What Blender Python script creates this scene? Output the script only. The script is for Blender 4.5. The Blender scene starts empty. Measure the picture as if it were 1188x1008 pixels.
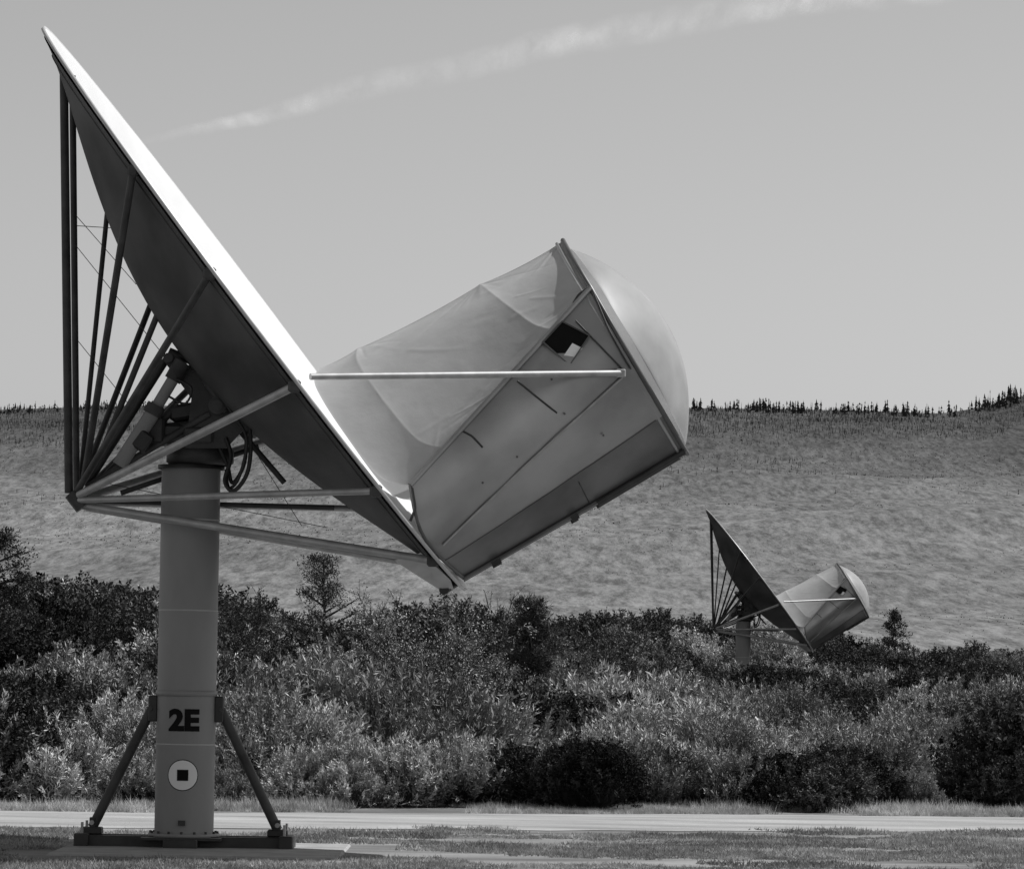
import bpy, math, random
import numpy as np
from mathutils import Vector, Matrix, noise
random.seed(7); R=np.random.RandomState(7)
scene=bpy.context.scene
F=4600.0; CX,CY=594.0,504.0; PITCH=math.radians(3.34); ROLL=math.radians(0.9)
CM=Matrix.Rotation(math.radians(90)+PITCH,3,'X')@Matrix.Rotation(ROLL,3,'Z')
def ray(px,py): return CM@Vector(((px-CX)/F,(CY-py)/F,-1.0))
d=ray(213,984); CAMZ=-(d.z/d.y*40.0)
CAM=Vector((0,0,CAMZ))
def W(px,py,Y):
    d=ray(px,py); return CAM+d*(Y/d.y)
def proj(p):
    l=CM.transposed()@(Vector(p)-CAM); return (CX+F*l.x/-l.z, CY-F*l.y/-l.z)
def horizon(px): return 772.6+(px-594)*math.tan(ROLL)
# ---------------- camera
cd=bpy.data.cameras.new("camera"); cam=bpy.data.objects.new("camera",cd); scene.collection.objects.link(cam)
cd.sensor_width=36; cd.lens=36*F/1188.0; cd.clip_start=0.5; cd.clip_end=40000
cam.matrix_world=Matrix.Translation(CAM)@CM.to_4x4(); scene.camera=cam
scene.view_settings.view_transform='Standard'; scene.view_settings.look='None'; scene.view_settings.exposure=0
# ---------------- light
SD=Vector((0.58,0.20,0.79)).normalized()
elev=math.asin(SD.z); az=math.atan2(SD.x,SD.y)
sl=bpy.data.lights.new("sun",'SUN'); sl.energy=5.0; sl.angle=math.radians(0.5); sl.color=(1,1,1)
so=bpy.data.objects.new("sun",sl); scene.collection.objects.link(so); so.rotation_euler=SD.to_track_quat('Z','Y').to_euler(); so.location=(0,0,60)
w=bpy.data.worlds.new("World"); scene.world=w; w.use_nodes=True
nt=w.node_tree; nt.nodes.clear()
sky=nt.nodes.new('ShaderNodeTexSky'); sky.sky_type='NISHITA'; sky.sun_disc=False; sky.sun_elevation=elev; sky.sun_rotation=az
sky.air_density=1.0; sky.dust_density=1.3
bw=nt.nodes.new('ShaderNodeRGBToBW'); bg=nt.nodes.new('ShaderNodeBackground'); wo=nt.nodes.new('ShaderNodeOutputWorld')
nt.links.new(sky.outputs[0],bw.inputs[0]); nt.links.new(bw.outputs[0],bg.inputs[0]); nt.links.new(bg.outputs[0],wo.inputs[0]); bg.inputs[1].default_value=0.110
# ---------------- materials
def mk(name,c1,c2=None,scale=5,rough=0.6,metal=0.0,bump=0.0,bscale=None,stretch=(1,1,1),detail=6,transl=0.0,attr=False,rnd=0.0,lo=0.3,hi=0.7,spec=0.5,bdist=0.02,plain=False):
    m=bpy.data.materials.new(name); m.use_nodes=True; n=m.node_tree; n.nodes.clear(); N=n.nodes.new; L=n.links.new
    out=N('ShaderNodeOutputMaterial')
    if plain: b=N('ShaderNodeBsdfDiffuse'); colin=b.inputs[0]
    else:
        b=N('ShaderNodeBsdfPrincipled'); b.inputs['Roughness'].default_value=rough; b.inputs['Metallic'].default_value=metal
        b.inputs['Specular IOR Level'].default_value=spec; colin=b.inputs['Base Color']
    if c2 is None: c2=c1
    tc=N('ShaderNodeTexCoord'); mp=N('ShaderNodeMapping'); mp.inputs['Scale'].default_value=stretch; L(tc.outputs['Object'],mp.inputs[0])
    nz=N('ShaderNodeTexNoise'); nz.inputs['Scale'].default_value=scale; nz.inputs['Detail'].default_value=detail; L(mp.outputs[0],nz.inputs['Vector'])
    mr=N('ShaderNodeMapRange'); mr.inputs['From Min'].default_value=lo; mr.inputs['From Max'].default_value=hi; mr.inputs['To Min'].default_value=c1; mr.inputs['To Max'].default_value=c2
    L(nz.outputs[0],mr.inputs[0]); val=mr.outputs[0]
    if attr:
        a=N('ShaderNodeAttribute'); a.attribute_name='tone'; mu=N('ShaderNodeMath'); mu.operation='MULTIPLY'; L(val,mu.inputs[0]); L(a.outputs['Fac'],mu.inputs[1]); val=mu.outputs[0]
    if rnd:
        oi=N('ShaderNodeObjectInfo'); r2=N('ShaderNodeMapRange'); r2.inputs['To Min'].default_value=1-rnd; r2.inputs['To Max'].default_value=1+rnd; L(oi.outputs['Random'],r2.inputs[0])
        mu=N('ShaderNodeMath'); mu.operation='MULTIPLY'; L(val,mu.inputs[0]); L(r2.outputs[0],mu.inputs[1]); val=mu.outputs[0]
    L(val,colin)
    if bump:
        nb=N('ShaderNodeTexNoise'); nb.inputs['Scale'].default_value=bscale or scale*4; nb.inputs['Detail'].default_value=5; L(mp.outputs[0],nb.inputs['Vector'])
        bu=N('ShaderNodeBump'); bu.inputs['Strength'].default_value=bump; bu.inputs['Distance'].default_value=bdist; L(nb.outputs[0],bu.inputs['Height']); L(bu.outputs[0],b.inputs['Normal'])
    if transl:
        t=N('ShaderNodeBsdfTranslucent'); L(val,t.inputs[0]); mx=N('ShaderNodeMixShader'); mx.inputs[0].default_value=transl; L(b.outputs[0],mx.inputs[1]); L(t.outputs[0],mx.inputs[2]); L(mx.outputs[0],out.inputs[0])
    else: L(b.outputs[0],out.inputs[0])
    return m
M={}
M['column']=mk('painted_column',0.22,0.28,scale=2.5,rough=0.55,bump=0.05,stretch=(1,1,0.4),detail=9)
M['dark']=mk('dark_steel',0.018,0.04,scale=6,rough=0.5,bump=0.1)
M['strutd']=mk('weathered_dark_strut',0.035,0.075,scale=5,rough=0.5,spec=0.3)
M['strutl']=mk('galvanised_strut',0.30,0.46,scale=6,rough=0.4,metal=0.3)
M['reflector']=mk('white_reflector',0.55,0.60,scale=2,rough=0.5)
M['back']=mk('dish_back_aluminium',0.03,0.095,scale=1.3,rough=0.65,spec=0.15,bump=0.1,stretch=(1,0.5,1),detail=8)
M['rim']=mk('rim_metal',0.42,0.55,scale=5,rough=0.4,metal=0.3)
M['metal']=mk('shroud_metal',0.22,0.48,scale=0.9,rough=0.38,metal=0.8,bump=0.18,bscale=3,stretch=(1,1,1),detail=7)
M['metal_shade']=mk('shroud_metal_belly_shade',0.11,0.24,scale=1.3,rough=0.42,metal=0.7,bump=0.15,bscale=3)  # same sheet metal; underside shade painted in as a darker base colour
M['metald']=mk('shroud_edge_steel',0.08,0.15,scale=2,rough=0.45,metal=0.5,bump=0.1,bscale=5)
M['fabric']=mk('shroud_fabric',0.40,0.53,scale=1.2,rough=0.8,bump=0.35,bscale=6,stretch=(1,1,1),transl=0.35,detail=8)
M['radome']=mk('radome_fabric',0.30,0.46,scale=1.6,rough=0.5,transl=0.35,bump=0.05,bscale=3)
M['white']=mk('white_paint',0.78,0.82,rough=0.5)
M['black']=mk('black_paint_and_hatch_shade',0.008,0.012,rough=0.8,spec=0.1)
M['cable']=mk('rubber_cable',0.015,0.02,rough=0.5)
M['concrete']=mk('concrete',0.22,0.34,scale=3,rough=0.9,bump=0.3,bscale=30)
M['band']=mk('light_band',0.40,0.46,rough=0.6)
# ---------------- mesh helpers
class MB:
    def __init__(s): s.v=[]; s.f=[]; s.m=[]; s.sm=[]; s.mats=[]
    def mi(s,k):
        if k not in s.mats: s.mats.append(k)
        return s.mats.index(k)
    def add(s,vs,fs,k,smooth=False):
        o=len(s.v); s.v+= [tuple(p) for p in vs]; i=s.mi(k)
        for f in fs: s.f.append(tuple(o+a for a in f)); s.m.append(i); s.sm.append(smooth)
    def tube(s,a,b,r,k,r2=None,n=12,cap=True):
        a=Vector(a);b=Vector(b); r2=r if r2 is None else r2; dz=(b-a).normalized()
        x=dz.orthogonal().normalized(); y=dz.cross(x)
        vs=[];
        for p,rr in((a,r),(b,r2)):
            for i in range(n):
                t=2*math.pi*i/n; vs.append(p+x*(rr*math.cos(t))+y*(rr*math.sin(t)))
        fs=[(i,(i+1)%n,n+(i+1)%n,n+i) for i in range(n)]
        s.add(vs,fs,k,True)
        if cap: s.add(vs[:n],[tuple(range(n-1,-1,-1))],k); s.add(vs[n:],[tuple(range(n))],k)
    def path(s,pts,r,k,n=8):
        pts=[Vector(p) for p in pts]; vs=[]
        up=None
        for i,p in enumerate(pts):
            t=(pts[min(i+1,len(pts)-1)]-pts[max(i-1,0)]).normalized()
            x=t.orthogonal().normalized() if up is None else (up-t*up.dot(t)).normalized()
            up=x; y=t.cross(x)
            for j in range(n):
                a=2*math.pi*j/n; vs.append(p+x*(r*math.cos(a))+y*(r*math.sin(a)))
        fs=[(i*n+j,i*n+(j+1)%n,(i+1)*n+(j+1)%n,(i+1)*n+j) for i in range(len(pts)-1) for j in range(n)]
        s.add(vs,fs,k,True)
    def box(s,c,sx,sy,sz,k,rot=None,bev=0.0):
        c=Vector(c); rot=rot or Matrix.Identity(3); vs=[]
        b=min(bev,sx*.4,sy*.4,sz*.4)
        if b<=0:
            for z in(-1,1):
                for x,y in((-1,-1),(1,-1),(1,1),(-1,1)): vs.append(c+rot@Vector((x*sx/2,y*sy/2,z*sz/2)))
            fs=[(3,2,1,0),(4,5,6,7),(0,1,5,4),(1,2,6,5),(2,3,7,6),(3,0,4,7)]
        else:
            rings=[(sx/2-b,sy/2-b,-sz/2),(sx/2,sy/2,-sz/2+b),(sx/2,sy/2,sz/2-b),(sx/2-b,sy/2-b,sz/2)]
            for hx,hy,z in rings:
                for x,y in((-hx,-hy+b),(-hx+b,-hy),(hx-b,-hy),(hx,-hy+b),(hx,hy-b),(hx-b,hy),(-hx+b,hy),(-hx,hy-b)): vs.append(c+rot@Vector((x,y,z)))
            fs=[tuple(range(7,-1,-1)),tuple(24+i for i in range(8))]+[(r*8+i,r*8+(i+1)%8,(r+1)*8+(i+1)%8,(r+1)*8+i) for r in range(3) for i in range(8)]
        s.add(vs,fs,k)
    def rev(s,prof,k,n=48,c=(0,0,0)):
        vs=[(c[0]+r*math.cos(2*math.pi*i/n),c[1]+r*math.sin(2*math.pi*i/n),c[2]+z) for r,z in prof for i in range(n)]
        fs=[(j*n+i,j*n+(i+1)%n,(j+1)*n+(i+1)%n,(j+1)*n+i) for j in range(len(prof)-1) for i in range(n)]
        s.add(vs,fs,k,True)
    def grid(s,P,k,smooth=True,flip=False):
        a=len(P);b=len(P[0]); vs=[p for r in P for p in r]
        fs=[(i*b+j,i*b+j+1,(i+1)*b+j+1,(i+1)*b+j) for i in range(a-1) for j in range(b-1)]
        if flip: fs=[f[::-1] for f in fs]
        s.add(vs,fs,k,smooth)
    def obj(s,name,parent=None,loc=(0,0,0)):
        me=bpy.data.meshes.new(name); me.from_pydata(s.v,[],s.f)
        for k in s.mats: me.materials.append(M[k])
        me.polygons.foreach_set('material_index',s.m); me.polygons.foreach_set('use_smooth',s.sm); me.update()
        o=bpy.data.objects.new(name,me); scene.collection.objects.link(o); o.location=loc
        if parent: o.parent=parent
        return o
def empty(name,loc=(0,0,0)):
    e=bpy.data.objects.new(name,None); e.empty_display_size=0.5; scene.collection.objects.link(e); e.location=loc; return e
# ================= ANTENNA ==================
pt=W(222,540,40); pb=W(213,984,40)
O=Vector(((pt.x+pb.x)/2,40,0))
def P(px,py,dy=0.0): return W(px,py,40+dy)-O
def mir(p): return Vector((p[0],-p[1],p[2]))
ant=empty("radio_telescope_antenna",O)
def H(py): return P(218,py,0).z
CR=0.297
b=MB()
zt=H(541)
b.rev([(CR,0.10),(CR,H(866)),(CR,H(708)),(CR,zt-0.02),(CR-0.01,zt),(0.05,zt)],'column')
for py in(804,):
    z=H(py); b.rev([(CR,z-0.03),(CR+0.012,z-0.028),(CR+0.012,z+0.028),(CR,z+0.03)],'column')
for py in(603,708,863): 
    z=H(py); b.rev([(CR-0.001,z-0.008),(CR+0.004,z-0.006),(CR+0.004,z+0.006),(CR-0.001,z+0.008)],'band')
b.rev([(CR,0.16),(CR+0.06,0.155),(CR+0.06,0.12),(CR,0.11)],'column')
b.rev([(CR+0.04,zt-0.03),(CR+0.04,zt+0.01),(0.1,zt+0.012)],'dark')
for i in range(16):
    a=2*math.pi*i/16; b.tube((0.335*math.cos(a),0.335*math.sin(a),0.15),(0.335*math.cos(a),0.335*math.sin(a),0.18),0.014,'dark',n=6)
b.obj('column',ant)
b=MB()
xl=P(90,984).x; xr=P(340,984).x
b.box(((xl+xr)/2,0.16,0.07),xr-xl,0.12,0.12,'dark',bev=0.01)
b.box(((xl+xr)/2,-0.16,0.07),xr-xl,0.12,0.12,'dark',bev=0.01)
for x in(xl+0.06,xr-0.06): b.box((x,0,0.075),0.14,0.60,0.15,'dark',bev=0.01)
b.box((0,0,0.11),0.8,0.8,0.025,'dark')
b.box((0,-0.40,0.03),0.34,0.14,0.16,'dark',bev=0.01)
for s,xe in((-1,P(107,972).x),(1,P(322,972).x)):
    top=Vector((s*(CR+0.05),0,H(822))); bot=Vector((xe,0,0.20))
    b.tube(top,bot,0.05,'strutd')
    b.box((s*(CR+0.035),0,H(822)),0.09,0.16,0.26,'dark',bev=0.01)
    b.box((xe,0,0.17),0.20,0.20,0.07,'dark',bev=0.01)
    b.box((xe,0,0.24),0.05,0.13,0.12,'dark')
    b.tube((xe,-0.1,0.25),(xe,0.1,0.25),0.025,'strutl',n=8)
    b.tube((s*(CR+0.06),-0.1,H(822)),(s*(CR+0.06),0.1,H(822)),0.022,'strutd',n=8)
    for yy in(-0.22,0.22): b.tube((xe+s*0.08,yy,0.14),(xe+s*0.08,yy,0.26),0.015,'strutl',n=6)
b.obj('base_frame',ant)
def wrap_text(txt,size,zc,mat,name,off=0.006,dx=0.0,bold=0.014):
    cu=bpy.data.curves.new(name,'FONT'); cu.body=txt; cu.size=size; cu.align_x='CENTER'; cu.align_y='CENTER'; cu.offset=bold; cu.resolution_u=4
    t=bpy.data.objects.new(name+'_tmp',cu); scene.collection.objects.link(t)
    dg=bpy.context.evaluated_depsgraph_get(); me=bpy.data.meshes.new_from_object(t.evaluated_get(dg)); bpy.data.objects.remove(t)
    import bmesh as bmm
    bm=bmm.new(); bm.from_mesh(me); bmm.ops.triangulate(bm,faces=bm.faces); bmm.ops.subdivide_edges(bm,edges=bm.edges,cuts=3,use_grid_fill=True)
    for v in bm.verts:
        a=(v.co.x*1.08+dx)/CR; v.co=Vector(((CR+off)*math.sin(a),-(CR+off)*math.cos(a),zc+v.co.y))
    bm.to_mesh(me); bm.free(); me.materials.clear(); me.materials.append(M[mat])
    o=bpy.data.objects.new(name,me); scene.collection.objects.link(o); o.parent=ant
wrap_text("2E",0.285,H(836),'black','label_2E')
b=MB()
def cyl_disc(r,zc,off,k,sq=False):
    vs=[];fs=[]
    n=32; rings=6
    for i in range(rings+1):
        for j in range(n):
            a=2*math.pi*j/n; rr=r*i/rings
            x=rr*math.cos(a); z=rr*math.sin(a)
            if sq:
                m=max(abs(math.cos(a)),abs(math.sin(a))); x/=m; z/=m
            t=x/CR; vs.append(((CR+off)*math.sin(t),-(CR+off)*math.cos(t),zc+z))
    for i in range(rings):
        for j in range(n): fs.append((i*n+j,(i+1)*n+j,(i+1)*n+(j+1)%n,i*n+(j+1)%n))
    b.add(vs,fs,k)
cyl_disc(0.157,H(898),0.003,'black'); cyl_disc(0.148,H(898),0.006,'white'); 
cyl_disc(0.055,H(898),0.010,'black',True)
b.box((0.0,-(CR+0.01),H(953)),0.07,0.03,0.05,'dark')
b.obj('round_marker',ant)
# dish
T=P(58,37); B_=P(540,681)
C=(T+B_)/2; eu=(B_-T).normalized(); A=(B_-T).length/2
en=Vector((-eu.z,0,eu.x)); 
if en.x<0: en=-en
yaw=math.radians(2.2); ev=(Vector((0,1,0))*math.cos(yaw)+en*math.sin(yaw)).normalized(); en=eu.cross(ev); 
if en.x<0: en=-en
BW=3.05
def dishp(r,th,off=0.0,depth=0.86,ex=1.45):
    u=r*math.cos(th); v=r*math.sin(th)
    dep=depth*max(0,1-r*r)**ex*(1-0.05*u)
    return C+eu*(A*u)+ev*(BW*v)-en*(dep+off)
b=MB(); NR,NT=28,120
def rr(i): return math.sin(i/NR*math.pi/2)
b.grid([[dishp(rr(i),2*math.pi*j/NT) for j in range(NT+1)] for i in range(NR+1)],'reflector',flip=False)
b.obj('reflector',ant)
b=MB()
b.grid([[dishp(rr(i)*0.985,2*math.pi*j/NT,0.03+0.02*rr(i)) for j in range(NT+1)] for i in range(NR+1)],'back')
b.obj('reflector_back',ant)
b=MB()
def rimp(th,r,off): return C+eu*(A*r*math.cos(th))+ev*(BW*r*math.sin(th))-en*off
prof=[(0.999,0.0),(1.008,-0.006),(1.008,0.03),(0.985,0.035)]
b.grid([[rimp(2*math.pi*j/NT,r,o) for j in range(NT+1)] for r,o in prof],'rim')
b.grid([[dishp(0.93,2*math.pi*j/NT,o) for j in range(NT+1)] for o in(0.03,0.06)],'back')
b.obj('rim',ant)
b=MB()
q=[P(458,650,-0.9),P(492,640,-0.9),P(522,670,-0.5),P(526,683,-0.3),P(508,682,-0.3)]
b.add(q+[p+Vector((0,0.9,0)) for p in q],[(0,1,2,3,4),(9,8,7,6,5),(0,5,6,1),(1,6,7,2),(2,7,8,3),(3,8,9,4),(4,9,5,0)],'rim')
b.tube(P(515,684,-0.3),P(527,676,0.3),0.05,'dark')
b.tube(P(500,640,0),P(520,684,-0.1),0.03,'dark')
b.obj('lower_flap',ant)
# -------- truss
b=MB()
b.tube(P(88,577,-0.3),mir(P(88,577,-0.3)),0.075,'strutd'); 
b.tube(P(84,571,-0.22),P(97,588,-0.22),0.09,'strutd')
def near_rim(px,py):
    best=None
    for i in range(2000):
        th=-math.pi*i/2000
        p=dishp(0.985,th,0.05); q=proj(p+O); dd=(q[0]-px)**2+(q[1]-py)**2
        if best is None or dd<best[0]: best=(dd,p)
    return best[1]
bk=[]
for i in range(60):
    for j in range(240):
        p=dishp(0.3+0.69*i/59,-math.pi*j/239,0.06); bk.append((p,proj(p+O)))
def back_pt(px,py):
    c=[a for a in bk if abs(a[1][0]-px)<9 and abs(a[1][1]-py)<9]
    if not c: c=[min(bk,key=lambda a:(a[1][0]-px)**2+(a[1][1]-py)**2)]
    return min(c,key=lambda a:a[0].y)[0]
def st(p,q,r,k,sym=True):
    b.tube(p,q,r,k)
    if sym: b.tube(mir(p),mir(q),r,k)
r1=near_rim(243,318); r2=near_rim(342,448); r3=near_rim(438,568); r4=near_rim(505,648)
st(r1,P(88,572,-0.25),0.036,'strutd'); st(r2,P(92,574,-0.3),0.042,'strutl'); st(r3,P(92,580,-0.28),0.034,'strutl'); st(r4,P(94,586,-0.22),0.042,'strutl')
st(P(74,80,-0.12),P(80,572,-0.2),0.044,'strutd',False); st(P(84,88,0.12),P(89,572,0.2),0.034,'strutd',False)
q1=back_pt(146,190); st(q1,P(97,560,-0.25),0.036,'strutd',False); b.box(q1,0.1,0.08,0.12,'strutd',bev=0.02)
b.tube(P(130,190,0.6),P(93,560,0.25),0.026,'strutd')
b.tube(mir(q1)+Vector((0,-0.25,0)),P(95,560,0.25),0.032,'strutd')
st(P(192,342,-0.45),P(104,560,-0.2),0.032,'strutd',False)
st(P(388,589,0.3),P(112,581,0.2),0.026,'strutd',False)
st(P(300,518,0.5),P(140,572,0.3),0.028,'strutd',False)
st(P(330,560,0.2),P(270,490,0.2),0.03,'strutd',False)
st(P(190,418,-0.24),P(100,560,-0.24),0.055,'dark',False); st(P(205,470,-0.2),P(110,566,-0.2),0.045,'dark',False)
st(P(243,480,-0.34),P(100,565,-0.3),0.035,'strutd',False)
for r in(r1,r2,r3,r4):
    for q in(r,mir(r)): b.box(q,0.12,0.09,0.12,'strutd',bev=0.02)
for a,c in(((88,262,0),(150,266,0)),((88,285,0),(200,425,0)),((90,395,0),(150,470,0)),((88,250,0),(158,330,0)),((300,530,0),(350,610,0)),((120,560,.1),(380,612,.4))):
    b.tube(P(*a),P(*c),0.004,'strutd',n=5)
b.obj('support_truss',ant)
# -------- mount head
b=MB()
b.rev([(0.30,0.0),(0.34,0.03),(0.34,0.16),(0.30,0.18),(0.30,0.34),(0.34,0.36),(0.34,0.42),(0.1,0.43)],'dark',c=(P(232,540).x,0,zt+0.01))
b.box(P(205,505),0.62,0.62,0.20,'dark',bev=0.03)
b.box(P(180,500,-0.2),0.22,0.35,0.28,'dark',bev=0.03)
def rotxz(a): return Matrix.Rotation(-math.radians(a),3,'Y')
b.box(P(222,478),0.42,0.5,0.16,'dark',rotxz(10),0.03)
for dy in(-0.34,0.34):
    vs=[P(215,520,dy),P(262,520,dy),P(300,480,dy),P(262,425,dy),P(238,440,dy),P(200,408,dy),P(188,416,dy),P(222,462,dy)]
    o=[v+Vector((0,0.05,0)) for v in vs]; n=len(vs)
    b.add(vs+o,[tuple(range(n)),tuple(range(2*n-1,n-1,-1))]+[(i,n+i,n+(i+1)%n,(i+1)%n) for i in range(n)],'dark')
b.tube(P(252,470,-0.5),P(252,470,0.5),0.09,'strutd',n=20)
b.tube(P(252,470,-0.53),P(252,470,-0.49),0.055,'strutd',n=16)
b.tube(P(195,415,-0.4),P(195,415,0.4),0.05,'strutd')
b.box(P(278,455,0),0.35,0.8,0.25,'dark',rotxz(-50),0.03)
b.box(P(292,492,0),0.2,0.9,0.2,'dark',rotxz(-50),0.03)
b.tube(P(208,428,-0.42),P(178,478,-0.42),0.06,'column'); b.tube(P(178,478,-0.42),P(138,540,-0.42),0.075,'column'); b.tube(P(212,420,-0.42),P(200,441,-0.42),0.085,'strutd')
b.tube(P(182,470,-0.42),P(176,481,-0.42),0.095,'strutd'); b.box(P(166,512,-0.40),0.2,0.2,0.16,'dark',rotxz(55),0.02)
b.tube(P(226,425,-0.3),P(262,470,-0.3),0.05,'column'); b.tube(P(196,408,-0.25),P(238,425,-0.25),0.045,'dark')
b.tube(P(238,440,-0.45),P(262,478,-0.45),0.04,'strutd')
b.box(P(246,447,-0.4),0.16,0.1,0.1,'strutl',rotxz(-35),0.02)
b.box(P(230,505,-0.33),0.3,0.1,0.16,'strutd',bev=0.02)
b.obj('mount_head',ant)
def spline(pts,n=10):
    out=[];pts=[Vector(p) for p in pts]
    for i in range(len(pts)-1):
        p0=pts[max(i-1,0)];p1=pts[i];p2=pts[i+1];p3=pts[min(i+2,len(pts)-1)]
        for k in range(n):
            t=k/n; out.append(0.5*((2*p1)+(p2-p0)*t+(2*p0-5*p1+4*p2-p3)*t*t+(3*p1-p0-3*p2+p3)*t**3))
    out.append(pts[-1]); return out
b=MB()
b.path(spline([P(225,420,-.4),P(252,445,-.5),P(278,468,-.5),P(290,500,-.5),P(288,545,-.5),P(272,569,-.5),P(261,558,-.45),P(268,530,-.4),P(262,508,-.35)]),0.022,'cable')
b.path(spline([P(232,432,-.3),P(262,455,-.4),P(283,490,-.42),P(284,535,-.4),P(270,560,-.4),P(264,540,-.35),P(255,520,-.3)]),0.02,'cable')
b.path(spline([P(240,440,-.5),P(270,480,-.55),P(286,510,-.55),P(278,552,-.5),P(266,566,-.45),P(262,545,-.4)]),0.016,'cable')
b.path(spline([P(205,440,-.5),P(222,450,-.55),P(215,468,-.55),P(196,460,-.5)]),0.012,'cable')
b.path(spline([P(222,430,-.5),P(245,432,-.5),P(250,455,-.5)]),0.014,'cable')
b.obj('cables',ant)
# -------- shroud
def resamp(c,n):
    c=[Vector(p) for p in c]; m=len(c)-1; out=[]
    for i in range(n):
        t=i/(n-1)*m; k=min(int(t),m-1); f=t-k
        p0=c[max(k-1,0)];p1=c[k];p2=c[k+1];p3=c[min(k+2,m)]
        out.append(0.5*((2*p1)+(p2-p0)*f+(2*p0-5*p1+4*p2-p3)*f*f+(3*p1-p0-3*p2+p3)*f**3))
    return out
def patch(Lc,Rc,n,m,disp=None):
    a=resamp(Lc,n); c=resamp(Rc,n); G=[[a[i].lerp(c[i],j/(m-1)) for j in range(m)] for i in range(n)]
    if disp:
        Q=[r[:] for r in G]
        for i in range(n):
            for j in range(m):
                du=G[min(i+1,n-1)][j]-G[max(i-1,0)][j]; dv=G[i][min(j+1,m-1)]-G[i][max(j-1,0)]
                nn=du.cross(dv).normalized()
                if nn.y>0: nn=-nn
                Q[i][j]=G[i][j]+nn*float(disp(i/(n-1),j/(m-1),G[i][j]))
        G=Q
    return G
fabL=[P(369,428,0),P(366,448,-.9),P(396,498,-1.45),P(440,553,-1.8),P(476,563,-1.75)]
fabR=[P(653,279,0),P(660,292,-.5),P(668,306,-.85),P(677,321,-1.05),P(685,334,-1.15)]
metL=[P(476,563,-1.75),P(485,608,-1.65),P(504,640,-1.15),P(537,669,-.25)]
metR=[P(685,334,-1.15),P(720,395,-1.27),P(757,458,-1.02),P(794,521,-.35)]
def crease(u,v,u0,v0,u1,v1,w_,amp_):
    # soft fold along a segment, fading at the far end
    dx,dy=u1-u0,v1-v0; L2=dx*dx+dy*dy; t=((u-u0)*dx+(v-v0)*dy)/L2
    if t<0 or t>1: 
        return 0.0
    d_=abs((u-u0)*dy-(v-v0)*dx)/math.sqrt(L2)
    return amp_*math.exp(-(d_/w_)**2)*(1-t)**0.7*min(1,t*10)
rc=random.Random(5); CR_=[]
for (u0,v0,na,a0,a1) in((0.0,0.66,7,-0.9,1.0),(0.0,0.17,5,-0.2,1.1),(0.0,1.0,7,-1.3,-0.1),(1.0,1.0,7,-2.9,-1.7),(1.0,0.5,4,-2.6,-1.0),(1.0,0.1,4,1.6,2.7)):
    for q in range(na):
        # angle measured from +u
        an=a0+(a1-a0)*(q+rc.random()*.7)/na; Ln=rc.uniform(.2,.5)
        CR_.append((u0,v0,u0+Ln*math.cos(an),v0+Ln*math.sin(an),rc.uniform(.006,.014),rc.choice((-1,1))*rc.uniform(.004,.011)))
for q in range(10):
    u0=rc.uniform(.1,.8); v0=rc.uniform(.1,.9); an=rc.uniform(.2,1.2); Ln=rc.uniform(.1,.3)
    CR_.append((u0,v0,u0+Ln*math.cos(an),v0+Ln*math.sin(an),rc.uniform(.008,.018),rc.choice((-1,1))*rc.uniform(.002,.006)))
def fdisp(u,v,p):
    ed=min(1,(1-u)*6)
    ribs=[0,0.16+0.03*u,0.66+0.13*u,1.0]
    sag=0; amp=[0.018,0.035,0.035]
    for q,(a,c) in enumerate(zip(ribs[:-1],ribs[1:])):
        if a<=v<=c: sag=-amp[q]*max(0.0,math.sin(math.pi*(v-a)/(c-a)))**0.6*ed
    wr=0.010*noise.noise((u*2.2+v*3,v*2.5-u*3,1.3))
    for c in CR_: wr+=crease(u,v,*c)
    return sag+wr*ed*min(1,u*12+0.25)
fg=patch(fabL,fabR,150,260,fdisp)
def mdisp(u,v,p):
    s=0.016*noise.noise((u*2.5,v*3.0,5.0))+0.008*noise.noise((u*6,v*7,9.0))
    a_=max(0.0,math.sin(math.pi*u)); b_=max(0.0,math.sin(math.pi*v))
    return s*a_*b_+0.03*a_*b_**0.5
mg=patch(metL,metR,50,80,mdisp)
def both(b,G,k):
    b.grid(G,k); b.grid([[mir(p) for p in r] for r in G],k,flip=True)
b=MB(); both(b,fg,'fabric'); b.obj('shroud_fabric',ant)
b=MB()
both(b,mg[:39],'metal'); both(b,mg[38:],'metal_shade')
bl=P(540,673,0); br=P(797,526,0)
both(b,[mg[-1],[bl.lerp(br,j/79) for j in range(80)]],'metald')
b.obj('shroud_metal',ant)
allg=[(p,proj(p+O)) for r in mg for p in r]+[(p,proj(p+O)) for r in fg[::3] for p in r[::3]]
def S(px,py,off=0.03):
    best=min(allg,key=lambda a:(a[1][0]-px)**2+(a[1][1]-py)**2); dy=best[0].y
    return P(px,py,dy-off)
b=MB()
def sline(pts,r,k,off=0.02,n=10,sym=True):
    out=[]
    for a,c in zip(pts[:-1],pts[1:]):
        for i in range(n): out.append(S(a[0]+(c[0]-a[0])*i/n,a[1]+(c[1]-a[1])*i/n,off))
    out.append(S(*pts[-1],off)); 
    for _ in range(3): out=[out[0]]+[(out[i-1]+out[i]*2+out[i+1])/4 for i in range(1,len(out)-1)]+[out[-1]]
    b.path(out,r,k)
    if sym: b.path([mir(p) for p in out],r,k)
b.path([p+Vector((0,-0.02,0)) for p in [mg[0][j] for j in range(0,80,4)]+[mg[0][-1]]],0.028,'metal'); b.path([mir(p)+Vector((0,0.02,0)) for p in [mg[0][j] for j in range(0,80,4)]+[mg[0][-1]]],0.028,'metal')
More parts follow.
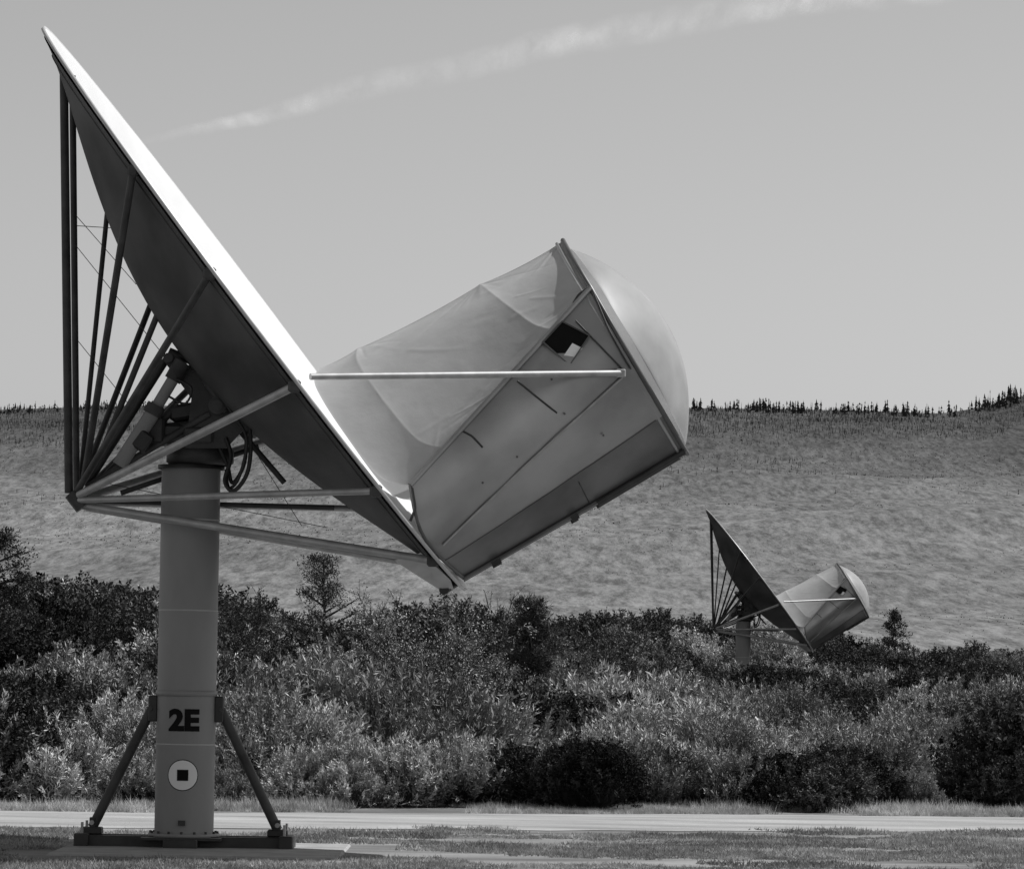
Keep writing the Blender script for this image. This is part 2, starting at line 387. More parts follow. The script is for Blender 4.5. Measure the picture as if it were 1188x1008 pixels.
ring=[r[-1] for r in fg[::9]]+[fg[-1][-1]]+[r[-1] for r in mg[3::4]]+[mg[-1][-1]]
full=ring+[P(797,526,0)]+[mir(p) for p in ring[::-1]]
b.path(full,0.026,'metald')
nrm=(P(795,522)-P(652,278)).normalized(); nE=Vector((-nrm.z,0,nrm.x)); 
if nE.x<0:nE=-nE
b.path([p-nE*0.07 for p in full],0.018,'metal')
lr=[r[0] for r in mg[::5]]+[mg[-1][0]]
b.path([p+Vector((0,-0.01,0)) for p in lr],0.018,'metald'); b.path([mir(p) for p in lr],0.018,'metald')
b.path([r+Vector((0,-0.006,0)) for r in mg[38][::4]],0.007,'metald')
for sgn in(0,1):
    f=(lambda p:p) if sgn==0 else mir
    b.path([f(mg[-1][j]+Vector((0.0,0,-0.02))) for j in (0,20,40,60,79)],0.022,'metald')
    b.tube(f(mg[-1][48]+Vector((0,0,-0.04))),f(mg[-1][79]+Vector((0,0,-0.02))),0.035,'dark')
    b.box(f(mg[-1][40]+Vector((0,0,-0.05))),0.08,0.06,0.06,'dark',rotxz(30)); b.box(f(mg[-1][12]+Vector((0,0,-0.05))),0.10,0.06,0.05,'dark',rotxz(30))
rs=near_rim(360,438); e1=S(720,433,0.05)
b.tube(P(360,437,rs.y),e1,0.032,'strutl'); b.tube(mir(P(360,437,rs.y)),mir(e1),0.032,'strutl')
b.box(e1,0.10,0.05,0.08,'strutl',bev=0.01)
sline([(514,632),(615,535),(722,438)],0.012,'strutl',0.02)
sline([(688,338),(706,382),(732,428)],0.009,'strutd',0.02)
sline([(668,372),(722,428)],0.008,'strutd',0.02)
sline([(600,442),(622,460),(646,479)],0.010,'dark',0.005)
sline([(533,498),(548,506),(560,519)],0.010,'dark',0.005)
sline([(666,352),(672,342),(684,334)],0.018,'dark',0.03)
sline([(672,560),(686,588)],0.005,'dark',0.004)
sline([(478,566),(482,590),(476,604)],0.014,'dark',0.02)
for (x,y) in((600,530),(655,480),(560,560),(700,505),(640,440)): b.tube(S(x,y,0.0),S(x,y,0.015),0.012,'metald',n=6)
b.obj('shroud_frame',ant)
b=MB()
hc=[(629,397),(652,372),(685,389),(661,425)]
o3=[S(x,y,0.012) for x,y in hc]; dyh=sum(p.y for p in o3)/4
o3=[P(x,y,dyh-0.03) for x,y in hc]
cen=sum(o3,Vector())/4
inn=[cen+(p-cen)*0.92 for p in o3]
out2=[p+Vector((0,-0.02,0)) for p in o3]; in2=[p+Vector((0,-0.02,0)) for p in inn]
b.add(out2+in2+o3+inn,[(i,(i+1)%4,4+(i+1)%4,4+i) for i in range(4)]+[(8+i,8+(i+1)%4,(i+1)%4,i) for i in range(4)]+[(4+i,4+(i+1)%4,12+(i+1)%4,12+i) for i in range(4)],'metald')
b.add(inn,[(0,1,2,3)],'black')  # flat black sheet painted in for the shade inside the open hatch
t=[P(x,y,dyh-0.036) for x,y in((651,417),(664,398),(676,404),(661,421))]
b.add(t,[(0,1,2,3)],'white')
b.obj('hatch_window',ant)
# radome
b=MB()
cE=(P(660,287)+P(795,520))/2; hL=(P(795,520)-P(660,287)).length/2
G=[]
nr,ntt=24,72
def endr(t):
    c,s=math.cos(t),math.sin(t); return cE+nrm*(hL*c)+Vector((0,1,0))*(1.20*s)
for i in range(nr+1):
    r=max(0.0,math.cos(i/nr*math.pi/2)); h=0.47*max(0.0,1-r*r)**0.92
    row=[]
    for j in range(ntt+1):
        t=2*math.pi*j/ntt; e=endr(t); p=cE+(e-cE)*(r*0.985)+nE*h
        p+=(e-cE).normalized()*0.016*noise.noise((math.cos(t)*2.5,math.sin(t)*2.5,i*0.15))
        row.append(p)
    G.append(row)
b.grid(G,'radome')
b.obj('radome',ant)
P2=W(861,832,158); ant2=empty("radio_telescope_antenna.001",(P2.x,158,P2.z)); print("ant2 z",P2.z)
for c in list(ant.children):
    o=bpy.data.objects.new(c.name.split('.')[0]+'_b',c.data); scene.collection.objects.link(o); o.parent=ant2
ant2.rotation_euler=(0,0,math.radians(1.5))

# ================= SETTING =================
def ng(x,y,s=1.0,o=0): return noise.noise((x*s,y*s,o))
def gz(x,y):
    return 0.15*ng(x,y,0.05,3)*min(1,max(0,(y-56)/20))
M['ground']=mk('dirt_ground',0.10,0.26,scale=0.35,rough=0.95,bump=0.5,bscale=6,detail=10,bdist=0.1,spec=0.1)
M['road']=mk('gravel_road',0.22,0.40,scale=1.2,rough=0.95,bump=0.8,bscale=25,detail=12,stretch=(0.35,1.3,1),bdist=0.03,spec=0.1)
M['grass']=mk('lawn_grass',0.15,0.36,scale=0.5,attr=True,rnd=0.3,stretch=(0.4,1.5,1),plain=True,transl=0.3)
M['drygrass']=mk('dry_grass',0.34,0.50,scale=0.6,attr=True,rnd=0.3,plain=True,transl=0.3)
M['lawn']=mk('lawn_soil',0.10,0.30,scale=0.8,rough=0.95,bump=0.6,bscale=14,detail=12,stretch=(0.4,1.4,1),bdist=0.05,spec=0.1)
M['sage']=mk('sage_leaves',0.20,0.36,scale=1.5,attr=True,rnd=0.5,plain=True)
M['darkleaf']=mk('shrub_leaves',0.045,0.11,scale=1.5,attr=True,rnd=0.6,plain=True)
M['bark']=mk('bark',0.05,0.12,scale=8,plain=True)
M['needle']=mk('conifer_needles',0.03,0.055,scale=0.05,plain=True)
b=MB()
ys=[-300,-60,10,30]+list(np.arange(34,60,2))+list(np.arange(60,300,6))+[330,400,500,700,1000,2000,4000,9000]
xs=[-9000,-3000,-1000,-400,-150]+list(np.arange(-90,91,5))+[150,400,1000,3000,9000]
b.grid([[Vector((x,y,gz(x,y))) for x in xs] for y in ys],'ground',flip=True)
b.obj('ground')
TH=0.265
def roadY(x,off): return off+TH*x
b=MB()
X=np.arange(-60,61,1.0)
def near(x): return roadY(x,45.9)+0.35*ng(x,0,0.4,1)+0.3*ng(x,3,1.3,1)
def far(x): return roadY(x,50.6)+0.35*ng(x,9,0.3,2)+0.3*ng(x,5,1.1,2)
b.grid([[Vector((x,18+(near(x)-18)*t,0.004)) for x in X] for t in np.linspace(0,1,8)],'lawn',flip=True)
b.obj('lawn')
b=MB()
b.grid([[Vector((x,near(x)-0.3+(far(x)-near(x)+0.3)*t,0.010+0.02*math.sin(math.pi*t))) for x in np.arange(-60,61,.5)] for t in np.linspace(0,1,6)],'road',flip=True)
b.obj('gravel_road')
b=MB(); px0=P(78,1000).x+O.x; px1=P(402,1000).x+O.x
b.box(((px0+px1)/2,39.6,0.0),px1-px0,3.0,0.05,'concrete',bev=0.02); b.obj('concrete_pad')

def fastmesh(name,V,faces4,tone=None,mats=(),midx=None):
    V=np.asarray(V,dtype=np.float32); faces4=np.asarray(faces4,dtype=np.int32); k=faces4.shape[1]
    me=bpy.data.meshes.new(name); me.vertices.add(len(V)); me.vertices.foreach_set('co',V.ravel())
    me.loops.add(faces4.size); me.loops.foreach_set('vertex_index',faces4.ravel())
    me.polygons.add(len(faces4)); me.polygons.foreach_set('loop_start',np.arange(0,faces4.size,k,dtype=np.int32)); me.polygons.foreach_set('loop_total',np.full(len(faces4),k,dtype=np.int32))
    for m in mats: me.materials.append(M[m])
    if midx is not None: me.polygons.foreach_set('material_index',np.asarray(midx,dtype=np.int32))
    me.update(calc_edges=True)
    if tone is not None:
        at=me.attributes.new('tone','FLOAT','POINT'); at.data.foreach_set('value',np.asarray(tone,dtype=np.float32))
    return me
def norm(a): return a/np.maximum(1e-9,np.linalg.norm(a,axis=1,keepdims=True))
def leaves(pos,dirn,ln,wd,rg,tone):
    n=len(pos); d=norm(dirn); s=norm(np.cross(d,rg.randn(n,3))); L=ln*(0.6+0.8*rg.rand(n,1)); Wd=wd*(0.6+0.8*rg.rand(n,1))
    v=np.stack([pos,pos+d*L*.5+s*Wd*.5,pos+d*L,pos+d*L*.5-s*Wd*.5],1).reshape(-1,3)
    f=np.arange(4*n).reshape(n,4); return v,f,np.repeat(tone,4)
def twigs(a,c,r):
    n=len(a); d=norm(c-a); x=norm(np.cross(d,np.tile([0.3,0.9,0.1],(n,1)))); y=np.cross(d,x)
    r=np.asarray(r).reshape(-1,1)*np.ones((n,1))
    v=np.stack([a+x*r,a-x*r,c-x*r*.5,c+x*r*.5, a+y*r,a-y*r,c-y*r*.5,c+y*r*.5],1).reshape(-1,3)
    base=np.arange(n)[:,None]*8
    f=np.concatenate([base+[0,1,2,3],base+[4,5,6,7]],0); return v,f,np.ones(len(v))
def combine(parts,name,mats,):
    V=[];Fc=[];T=[];Mi=[];o=0
    for (v,f,t),mi in parts:
        V.append(v);Fc.append(f+o);T.append(t);Mi.append(np.full(len(f),mi));o+=len(v)
    return fastmesh(name,np.concatenate(V),np.concatenate(Fc),np.concatenate(T),mats,np.concatenate(Mi))
def bush_mesh(name,seed,mat,shoots=300,per=42,ll=0.05,lw=0.016,upb=0.5,nl=8,spread=0.38,plume=0.22,upright=0.5,jit=0.022,lobr=(0.22,0.36),hz=0.42,drop=0.35):
    rg=np.random.RandomState(seed)
    a=rg.rand(nl)*2*np.pi; rd=spread*np.sqrt(rg.rand(nl)); lc=np.stack([rd*np.cos(a),rd*np.sin(a),hz*(0.55+0.8*rg.rand(nl))*(1-drop*rd/spread)],1); lr=lobr[0]+(lobr[1]-lobr[0])*rg.rand(nl)
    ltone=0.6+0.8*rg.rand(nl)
    k=rg.randint(0,nl,shoots); d=rg.randn(shoots,3); d[:,2]=np.abs(d[:,2])*1.1-0.45*rg.rand(shoots); d=norm(d)
    tip=lc[k]+d*lr[k][:,None]*(0.8+0.3*rg.rand(shoots,1)); tip[:,2]=np.maximum(tip[:,2],0.03)
    sd=norm(d+np.array([0,0,upright])+0.3*rg.randn(shoots,3)); sl=plume*(0.5+0.9*rg.rand(shoots,1))
    base=tip-sd*sl*0.5; end=base+sd*sl
    t=rg.rand(shoots,per,1); pos=base[:,None]+ (end-base)[:,None]*t + rg.randn(shoots,per,3)*jit*(1.15-t)
    ld=sd[:,None]*upb*2+rg.randn(shoots,per,3)
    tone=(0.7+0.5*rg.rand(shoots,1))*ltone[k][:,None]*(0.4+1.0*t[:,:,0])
    pos=pos.reshape(-1,3); ld=ld.reshape(-1,3); tone=tone.reshape(-1)
    ok=pos[:,2]>0.0; pos=pos[ok];ld=ld[ok];tone=tone[ok]
    zs=0.95/np.percentile(pos[:,2],99.7)
    parts=[(leaves(pos,ld,ll,lw,rg,tone),0)]
    root=np.zeros((shoots,3)); root[:,:2]=lc[k][:,:2]*0.35+rg.randn(shoots,2)*0.02
    mid=root*0.35+base*0.65+rg.randn(shoots,3)*0.02; mid[:,2]=np.maximum(mid[:,2],0.02)
    parts.append((twigs(root,mid,0.006),1)); parts.append((twigs(mid,end,0.003),1))
    for (v,f,t_),mi in parts: v*=zs
    return combine(parts,name,(mat,'bark'))
def instancer(name,parent,mesh,pts):
    vs=[];fs=[]
    for i,(x,y,z,s) in enumerate(pts):
        a=random.random()*6.283; h=s/2*math.sqrt(2)
        for q in range(4):
            t=a+q*math.pi/2; vs.append((x+h*math.cos(t),y+h*math.sin(t),z))
        fs.append((4*i,4*i+1,4*i+2,4*i+3))
    me=bpy.data.meshes.new(name); me.from_pydata(vs,[],fs); me.update()
    o=bpy.data.objects.new(name,me); scene.collection.objects.link(o); o.parent=parent
    o.instance_type='FACES'; o.use_instance_faces_scale=True; o.instance_faces_scale=1.0; o.show_instancer_for_render=False; o.show_instancer_for_viewport=False
    c=bpy.data.objects.new(name+'_plant',mesh); scene.collection.objects.link(c); c.parent=o
    return o
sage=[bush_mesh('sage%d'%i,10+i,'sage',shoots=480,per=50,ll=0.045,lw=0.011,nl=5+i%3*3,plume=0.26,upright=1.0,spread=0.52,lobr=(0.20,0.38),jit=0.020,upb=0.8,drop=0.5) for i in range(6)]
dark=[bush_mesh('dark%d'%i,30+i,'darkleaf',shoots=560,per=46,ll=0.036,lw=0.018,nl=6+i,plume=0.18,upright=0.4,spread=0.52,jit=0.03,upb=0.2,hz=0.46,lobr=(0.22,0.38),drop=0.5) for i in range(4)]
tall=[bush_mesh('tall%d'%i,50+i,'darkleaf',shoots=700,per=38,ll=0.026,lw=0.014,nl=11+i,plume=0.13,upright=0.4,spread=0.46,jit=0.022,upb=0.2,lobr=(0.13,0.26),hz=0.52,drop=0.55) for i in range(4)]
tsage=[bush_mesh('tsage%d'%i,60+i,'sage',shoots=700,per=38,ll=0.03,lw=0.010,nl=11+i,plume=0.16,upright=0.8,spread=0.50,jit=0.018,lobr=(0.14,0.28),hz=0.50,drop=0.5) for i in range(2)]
def interp(x,xs_,ys_): return float(np.interp(x,xs_,ys_))
def sky_target(px): return interp(px,[-400,0,60,170,290,325,415,450,560,590,650,700,800,900,1010,1188,1600],[690,685,678,694,700,732,732,712,714,726,726,716,718,732,744,754,754])
sp={(k,i):[] for k,n_ in(('s',6),('d',4),('t',4),('u',2)) for i in range(n_)}
y=52.2; cnt=0
while y<300:
    hw=y*0.129*1.4+6
    stp=1.02+(y-52)*0.0145
    x=-hw
    while x<hw:
        jx=x+(random.random()-.5)*stp*1.3; jy=y+(random.random()-.5)*stp*1.4
        x+=stp*(1.0+0.5*random.random())
        fr=52.1+0.27*jx+1.3*ng(jx,0,0.3,7)
        if jy<fr: continue
        dfr=jy-fr
        px=CX+F*jx/jy
        tgt=sky_target(px)
        hz_=horizon(px)
        hmax=(hz_-tgt)*jy/F+CAMZ
        yfull=interp(px,[0,400,600,800,1188],[120,130,160,215,230])
        t=min(1,max(0,(jy-54)/(yfull-54)))
        h=1.15+ (hmax-1.15)*t**1.3
        if abs(jx-P2.x)<3.2 and 153<jy<163: continue
        cl=ng(jx,jy,0.16,11)+0.5*ng(jx,jy,0.5,12)
        if cl<-0.22 and dfr>2.5 and jy<150 and random.random()<0.85: continue
        rnd=random.random()
        h*=(0.70+1.0*ng(jx,jy,0.22,13))+0.5*rnd*rnd
        h=min(max(0.5,h),hmax*(0.86+0.20*random.random()+0.25*max(0,ng(jx,jy,0.3,14))))
        if 790<px<1040 and jy<172: h=min(h,((hz_-772)*jy/F+CAMZ)*0.98)
        if dfr<1.6: h=min(h,1.1)*(0.75+0.25*random.random())
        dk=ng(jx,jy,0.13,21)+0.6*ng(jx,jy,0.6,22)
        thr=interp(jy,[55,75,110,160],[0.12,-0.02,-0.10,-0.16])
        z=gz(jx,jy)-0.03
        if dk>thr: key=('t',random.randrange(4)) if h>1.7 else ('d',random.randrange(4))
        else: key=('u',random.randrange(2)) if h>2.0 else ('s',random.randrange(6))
        sp[key].append((jx,jy,z,h*1.03)); cnt+=1
    y+=stp*0.95
print("bushes",cnt)
th=empty("sagebrush_thicket")
for (k,i),pts in sp.items():
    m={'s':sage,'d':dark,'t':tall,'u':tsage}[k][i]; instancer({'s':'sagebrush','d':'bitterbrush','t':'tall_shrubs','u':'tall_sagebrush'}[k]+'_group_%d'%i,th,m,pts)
# ---- grass
def grass_patch(name,seed,mat,n,hgt,size=1.0,wd=0.006,lean=0.35):
    rg=np.random.RandomState(seed); c=rg.rand(n//14,2)*size-size/2; k=rg.randint(0,len(c),n)
    p=np.zeros((n,3)); p[:,:2]=c[k]+rg.randn(n,2)*0.045; d=np.concatenate([rg.randn(n,2)*lean,np.ones((n,1))],1)
    hh=hgt*(0.4+0.9*rg.rand(n))*(0.6+0.8*rg.rand(len(c)))[k]
    d=norm(d); s=norm(np.cross(d,rg.randn(n,3)))*wd; tip=p+d*hh[:,None]
    v=np.stack([p-s,p+s,tip],1).reshape(-1,3); f=np.arange(3*n).reshape(n,3); tone=np.repeat((0.6+0.8*rg.rand(len(c)))[k]*(0.8+.4*rg.rand(n)),3)
    return fastmesh(name,v,f,tone,(mat,))
gp=[grass_patch('lawnpatch%d'%i,70+i,'grass',1800,0.035,lean=0.8) for i in range(3)]
dp=[grass_patch('drypatch%d'%i,80+i,'drygrass',1500,0.13,lean=0.5) for i in range(3)]
lawnpts=[[],[],[]]; drypts=[[],[],[]]
for yy in np.arange(31,52,0.8):
    for xx in np.arange(-10,10,0.8):
        x=xx+random.uniform(-.2,.2); y=yy+random.uniform(-.2,.2)
        if y>near(x)-0.45: continue
        if px0-0.5<x<px1+0.5 and 37.7<y<41.5: continue
        if ng(x*0.35,y,0.5,31)<-0.1: continue
        lawnpts[random.randrange(3)].append((x,y,0.005,0.6+0.9*random.random()))
for xx in np.arange(-14,14,0.4):
    for yy in np.arange(0,2.2,0.4):
        x=xx+random.uniform(-.2,.2); y=far(x)+0.25+yy
        if ng(x,y,0.45,35)<-0.05 : continue
        drypts[random.randrange(3)].append((x,y,0.0,0.3+0.8*random.random()**2))
for _ in range(900):
    y=random.uniform(54,150); x=random.uniform(-1,1)*(y*0.14+4)
    if y<fr+0 and False: continue
    if y-(52.1+0.27*x)<3: continue
    drypts[random.randrange(3)].append((x,y,gz(x,y),1.2+1.8*random.random()))
ge=empty('lawn_grass'); de=empty('dry_grass')
for i in range(3):
    instancer('grass_patch_%d'%i,ge,gp[i],lawnpts[i]); instancer('dry_grass_patch_%d'%i,de,dp[i],drypts[i])
# ---- individual trees
def tree(name,px,pytop,Y,wpx,seed,mat='darkleaf',nl=46,per=240,ll=0.09,lw=0.035,conic=0.5,crown0=0.25,wiry=False,cl=0.22):
    rg=np.random.RandomState(seed); base=W(px,horizon(px),Y); X0=base.x; z0=gz(X0,Y)
    Ht=(horizon(px)-pytop)*Y/F+CAMZ; hw=wpx/2*Y/F
    b_parts=[]
    segs=7; pts=[Vector((0.05*Ht*noise.noise((seed,i*.7,0)),0.05*Ht*noise.noise((seed,i*.7,5)),Ht*0.93*i/segs)) for i in range(segs+1)]
    if wiry:
        stems=20
        A_=[];B__=[];Rr=[];tipsL=[]
        for s in range(stems):
            a=rg.rand()*6.28; out=hw*(0.2+0.85*rg.rand()); h=Ht*(0.55+0.47*rg.rand())*(1-0.25*(out/hw)**2)
            p=np.array([rg.randn()*.08,rg.randn()*.08,0]); n=7; tip=np.array([out*math.cos(a),out*math.sin(a),h]); prev=p
            for i in range(1,n+1):
                t=i/n; q=p+(tip-p)*np.array([t**1.3,t**1.3,t])+rg.randn(3)*0.035; A_.append(prev);B__.append(q);Rr.append(0.032*(1-t)+0.008); prev=q
                if i>1:
                    for m in range(5):
                        d=norm((np.array([[math.cos(a)*.5,math.sin(a)*.5,0.7]])+rg.randn(1,3)*.7))[0]; L=hw*(.15+.3*rg.rand()); e=q+d*L; A_.append(q);B__.append(e);Rr.append(0.008)
                        for m2 in range(4):
                            s0=q+d*L*(.3+.6*rg.rand()); d2=norm((d+rg.randn(3)*.6)[None])[0]; e2=s0+d2*L*.5; A_.append(s0);B__.append(e2);Rr.append(0.005); tipsL.append((s0,e2))
        v,f,tn=twigs(np.array(A_),np.array(B__),np.array(Rr)); b_parts.append(((v,f,tn),1))
        s0=np.array([t[0] for t in tipsL]);e0=np.array([t[1] for t in tipsL]); k=rg.randint(0,len(s0),nl*per); t=rg.rand(len(k),1); pos=s0[k]+(e0-s0)[k]*t+rg.randn(len(k),3)*.025
        b_parts.append((leaves(pos,(e0-s0)[k]*3+rg.randn(len(k),3),ll,lw,rg,0.45+0.7*rg.rand(len(k))),0))
    else:
        A_=[];B__=[];Rr=[]
        r0=0.025*Ht
        for i in range(segs):
            A_.append(pts[i][:]);B__.append(pts[i+1][:]);Rr.append(r0*(1-i/segs*0.85))
        C_=[];S_=[]
        for i in range(nl):
            t=crown0+(1-crown0)*(i+rg.rand())/nl; a=i*2.4+rg.rand(); k=min(int(t*segs),segs-1); p=np.array(pts[k].lerp(pts[k+1],t*segs-k))
            prof=max(0.0,1-t)**conic*min(1,(t-crown0)*5+0.45)
            out=hw*prof*(0.35+0.85*rg.rand()); e=p+np.array([out*math.cos(a),out*math.sin(a),out*(0.15+0.6*rg.rand())])
            A_.append(p);B__.append(e);Rr.append(r0*0.25)
            C_.append(e);S_.append(cl*hw*(0.5+0.9*rg.rand()))
            if rg.rand()<.5: C_.append(p*.45+e*.55+rg.randn(3)*.05*hw);S_.append(cl*hw*(0.6+0.5*rg.rand()))
        v,f,tn=twigs(np.array(A_,dtype=float),np.array(B__,dtype=float),np.array(Rr)); b_parts.append(((v,f,tn),1))
        C_=np.array(C_);S_=np.array(S_); k=rg.randint(0,len(C_),nl*per); g=rg.randn(len(k),3); g=norm(g)*rg.rand(len(k),1)**.6
        g[:,2]*=.6; pos=C_[k]+g*S_[k][:,None]*1.35
        tone=(0.6+0.8*rg.rand(len(C_)))[k]*(0.8+0.4*rg.rand(len(k)))
        b_parts.append((leaves(pos,g+rg.randn(len(k),3)*.6+np.array([0,0,.4]),ll,lw,rg,tone),0))
    me=combine(b_parts,name,(mat,'bark')); o=bpy.data.objects.new(name,me); scene.collection.objects.link(o); o.location=(X0,Y,z0)
    return o
tree('juniper_tree',373,634,106,118,1,nl=32,per=300,ll=0.075,lw=0.026,conic=0.45,crown0=0.40,cl=0.20)
tree('pine_tree',617,688,92,78,2,nl=50,per=280,ll=0.17,lw=0.016,conic=0.32,crown0=0.1,cl=0.26)
tree('juniper_tree',-6,602,92,132,3,nl=38,per=420,ll=0.08,lw=0.028,conic=0.5,crown0=0.2,cl=0.23)
tree('juniper_tree',1036,704,205,44,4,nl=24,per=160,ll=0.14,lw=0.05,conic=0.5,crown0=0.3,cl=0.28)
tree('desert_shrub',500,684,64,200,5,mat='sage',nl=60,per=420,ll=0.045,lw=0.018,wiry=True)
tree('desert_shrub',285,686,100,90,6,mat='darkleaf',nl=50,per=260,ll=0.06,lw=0.025,wiry=True)
tree('desert_shrub',700,728,90,100,8,mat='sage',nl=40,per=200,ll=0.05,lw=0.02,wiry=True)
tree('desert_shrub',100,668,96,120,9,mat='darkleaf',nl=60,per=280,ll=0.06,lw=0.025,wiry=True)

# ================= HILLS =================
m=bpy.data.materials.new('hill_slope'); m.use_nodes=True; n=m.node_tree; n.nodes.clear(); N=n.nodes.new; L=n.links.new
bs=N('ShaderNodeBsdfDiffuse'); ho=N('ShaderNodeOutputMaterial'); L(bs.outputs[0],ho.inputs[0])
tc=N('ShaderNodeTexCoord')
def nz(scale,st_,det=8,ro=0.6):
    mp=N('ShaderNodeMapping'); mp.inputs['Scale'].default_value=st_; L(tc.outputs['Object'],mp.inputs[0]); t=N('ShaderNodeTexNoise'); t.inputs['Scale'].default_value=scale; t.inputs['Detail'].default_value=det; t.inputs['Roughness'].default_value=ro; L(mp.outputs[0],t.inputs['Vector']); return t.outputs[0]
def mrr(v,a,b_,c,d_):
    r=N('ShaderNodeMapRange'); r.inputs['From Min'].default_value=a; r.inputs['From Max'].default_value=b_; r.inputs['To Min'].default_value=c; r.inputs['To Max'].default_value=d_; L(v,r.inputs[0]); return r.outputs[0]
def mul(a,b_):
    r=N('ShaderNodeMath'); r.operation='MULTIPLY'; L(a,r.inputs[0]); L(b_,r.inputs[1]); return r.outputs[0]
big=mrr(nz(0.004,(1,0.4,1),6),0.35,0.65,0.84,1.14)
fine=mrr(nz(0.22,(1,0.12,1),6,0.85),0.38,0.62,0.55,1.45)
mid=mrr(nz(0.03,(0.8,0.22,1),8,0.75),0.35,0.65,0.84,1.14)  # weak mottling contrast puts air haze into the slope colour
sx=N('ShaderNodeSeparateXYZ'); L(tc.outputs['Object'],sx.inputs[0])
alt=mrr(sx.outputs['Z'],60,160,0.158,0.078)
L(mul(mul(mul(big,mid),fine),alt),bs.inputs[0])
M['hill']=m
YR=3000.0
def ridge_px(px): return interp(px,[-1500,-300,0,150,400,800,1000,1090,1140,1188,1400,2600],[500,478,473,468,470,471,474,478,470,456,440,430])
def hillz(x,y):
    px=CX+F*x/YR; zr=W(px,ridge_px(px)+2,YR).z
    t=(y-520)/(YR-520)
    if t<0: return -3
    if y<=YR:
        base=zr*(0.10*t+0.9*t**1.6) 
        rel=(ng(x,y,1/420,41)*22+ng(x,y,1/160,42)*8+ng(x,y,1/60,43)*2.4+ng(x,y,1/28,45)*0.9)*min(1,t*2)*(1-t**6)
        return -3*(1-min(1,t*8))+base+rel
    return zr-(y-YR)*0.12+ng(x,y,1/200,44)*6*min(1,(y-YR)/200)
b=MB()
hx=np.arange(-1500,1501,15); hy=list(np.arange(500,YR-60,16))+list(np.arange(YR-60,YR+60,8))+list(np.arange(YR+60,5000,120))
HZ=np.array([[hillz(x,y) for x in hx] for y in hy])
b.grid([[Vector((x,y,HZ[i,j])) for j,x in enumerate(hx)] for i,y in enumerate(hy)],'hill',flip=True)
b.obj('hills')
rg=np.random.RandomState(99); V=[];Fc=[]
def conifer(x,y,z,h,full,k=None):
    k=k or int(10 if full else 4); o=len(V)
    tw=0.12+0.012*h
    V.extend([(x-tw,y,z),(x+tw,y,z),(x,y,z+h)]); Fc.append((o,o+1,o+2))
    wmax=h*(0.24 if full else 0.07)
    for i in range(k):
        t=0.10+0.85*i/k; a=rg.rand()*3.14; ww=wmax*(1-t)*(0.6+0.8*rg.rand())+0.12; zc=z+h*t; dx,dy=math.cos(a)*ww,math.sin(a)*ww
        o=len(V); V.extend([(x-dx,y-dy,zc-0.04*h),(x+dx*(.5+rg.rand()),y+dy,zc-0.04*h),(x,y,zc+h*0.17)]); Fc.append((o,o+1,o+2))
def dens(px): return interp(px,[-300,0,120,180,420,790,815,1000,1080,1188,1500],[.9,.9,.9,.35,.2,.3,1,.85,.85,1.4,1.4])
for _ in range(9000):
    px=rg.uniform(-500,1700); 
    if rg.rand()>dens(px)*(0.7+ng(px,0,0.03,50)*1.1+0.6*ng(px,0,0.1,51)): continue
    y=YR+rg.uniform(-70,25); x=(px-CX)/F*YR; h=rg.uniform(1.8,8.5)*(1.1 if px>800 else 0.8)*(0.45 if rg.rand()<.7 else 1.1)*(1.3 if px>1120 else 1)
    conifer(x,y,hillz(x,y)-0.3,h,rg.rand()<.8,k=6)
for _ in range(18000):
    t=1-abs(rg.randn())*0.14; 
    if t<0.3: continue
    y=700+t*(YR-740); 
    if y>YR: continue
    x=rg.uniform(-1,1)*(y*0.17)
    if ng(x,y,1/300,51)+0.5*ng(x,y,1/70,52)< (-0.25 if t>.85 else 0.1): continue
    conifer(x,y,hillz(x,y)-0.3,rg.uniform(1.2,4.2),rg.rand()<.1,k=2)
for _ in range(24000):
    t=rg.rand()**0.6; y=650+t*(YR-700); x=rg.uniform(-1,1)*(y*0.17)
    if ng(x,y,1/260,61)+0.6*ng(x,y,1/50,62)<-0.02: continue
    z=hillz(x,y); s=rg.uniform(0.12,0.45)*(0.4+t*.9); o=len(V); V.extend([(x-s,y,z-.1),(x+s,y,z-.1),(x+rg.uniform(-.4,.4)*s,y,z+s*1.3)]); Fc.append((o,o+1,o+2))
me=fastmesh('distant_conifers',np.array(V),np.array(Fc),None,('needle',)); o=bpy.data.objects.new('distant_conifers',me); scene.collection.objects.link(o)

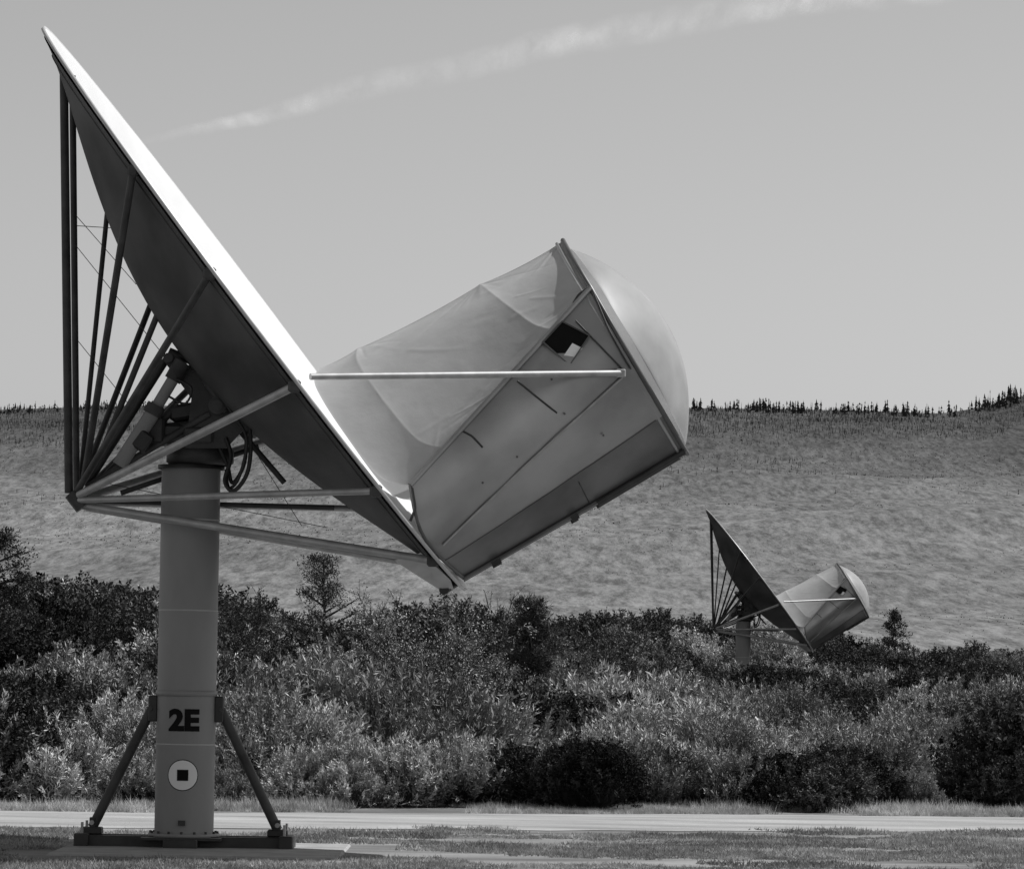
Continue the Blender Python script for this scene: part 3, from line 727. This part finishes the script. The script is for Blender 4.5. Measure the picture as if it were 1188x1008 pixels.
# ================= CONTRAIL =================
m=bpy.data.materials.new('contrail_vapour'); m.use_nodes=True; n=m.node_tree; n.nodes.clear(); N=n.nodes.new; L=n.links.new
out=N('ShaderNodeOutputMaterial'); uv=N('ShaderNodeAttribute'); uv.attribute_name='across'; tc=N('ShaderNodeTexCoord')
df=N('ShaderNodeBsdfDiffuse'); df.inputs[0].default_value=(.9,.9,.9,1); tl=N('ShaderNodeBsdfTranslucent'); tl.inputs[0].default_value=(.9,.9,.9,1); mx=N('ShaderNodeMixShader'); mx.inputs[0].default_value=.75; L(df.outputs[0],mx.inputs[1]);L(tl.outputs[0],mx.inputs[2])
tr=N('ShaderNodeBsdfTransparent'); m2=N('ShaderNodeMixShader')
t1=nz(0.014,(1,0.12,1),8,0.65); t2=nz(0.0035,(1,0.3,1),4,0.5)
a=mul(mrr(t1,0.34,0.70,0.05,1.0),mrr(t2,0.3,0.6,0.4,1.0)); al=mul(a,uv.outputs['Fac'])
k=N('ShaderNodeMath'); k.operation='MULTIPLY'; L(al,k.inputs[0]); k.inputs[1].default_value=0.38
L(k.outputs[0],m2.inputs[0]); L(tr.outputs[0],m2.inputs[1]); L(mx.outputs[0],m2.inputs[2]); L(m2.outputs[0],out.inputs[0])
M['contrail']=m
path_=[(150,170,5),(215,152,9),(300,137,13),(420,100,20),(540,78,22),(650,48,24),(740,34,25),(860,10,26),(960,-4,25),(1080,-10,22),(1250,-40,22),(1500,-90,22)]
pts=[]
for a_,c_ in zip(path_[:-1],path_[1:]):
    for i in range(10):
        t=i/10; pts.append([a_[q]+(c_[q]-a_[q])*t for q in range(3)])
V=[];T=[];Fc=[]
nv=13
for i,(x,y,wd) in enumerate(pts):
    sh=wd*0.22*ng(i,0,0.35,60); fade=min(1,i/16)
    for j in range(nv):
        s=(j/(nv-1)-.5)*2; p=W(x+s*wd*0.3,y+sh+s*wd*0.8,9000+s*wd*11); V.append(p[:]); e=max(0,1-s*s)**1.3; T.append(e*fade)
for i in range(len(pts)-1):
    for j in range(nv-1): Fc.append((i*nv+j,i*nv+j+1,(i+1)*nv+j+1,(i+1)*nv+j))
me=fastmesh('contrail',np.array(V),np.array(Fc),None,('contrail',)); at=me.attributes.new('across','FLOAT','POINT'); at.data.foreach_set('value',np.array(T,dtype=np.float32))
o=bpy.data.objects.new('contrail',me); scene.collection.objects.link(o)
print('done')
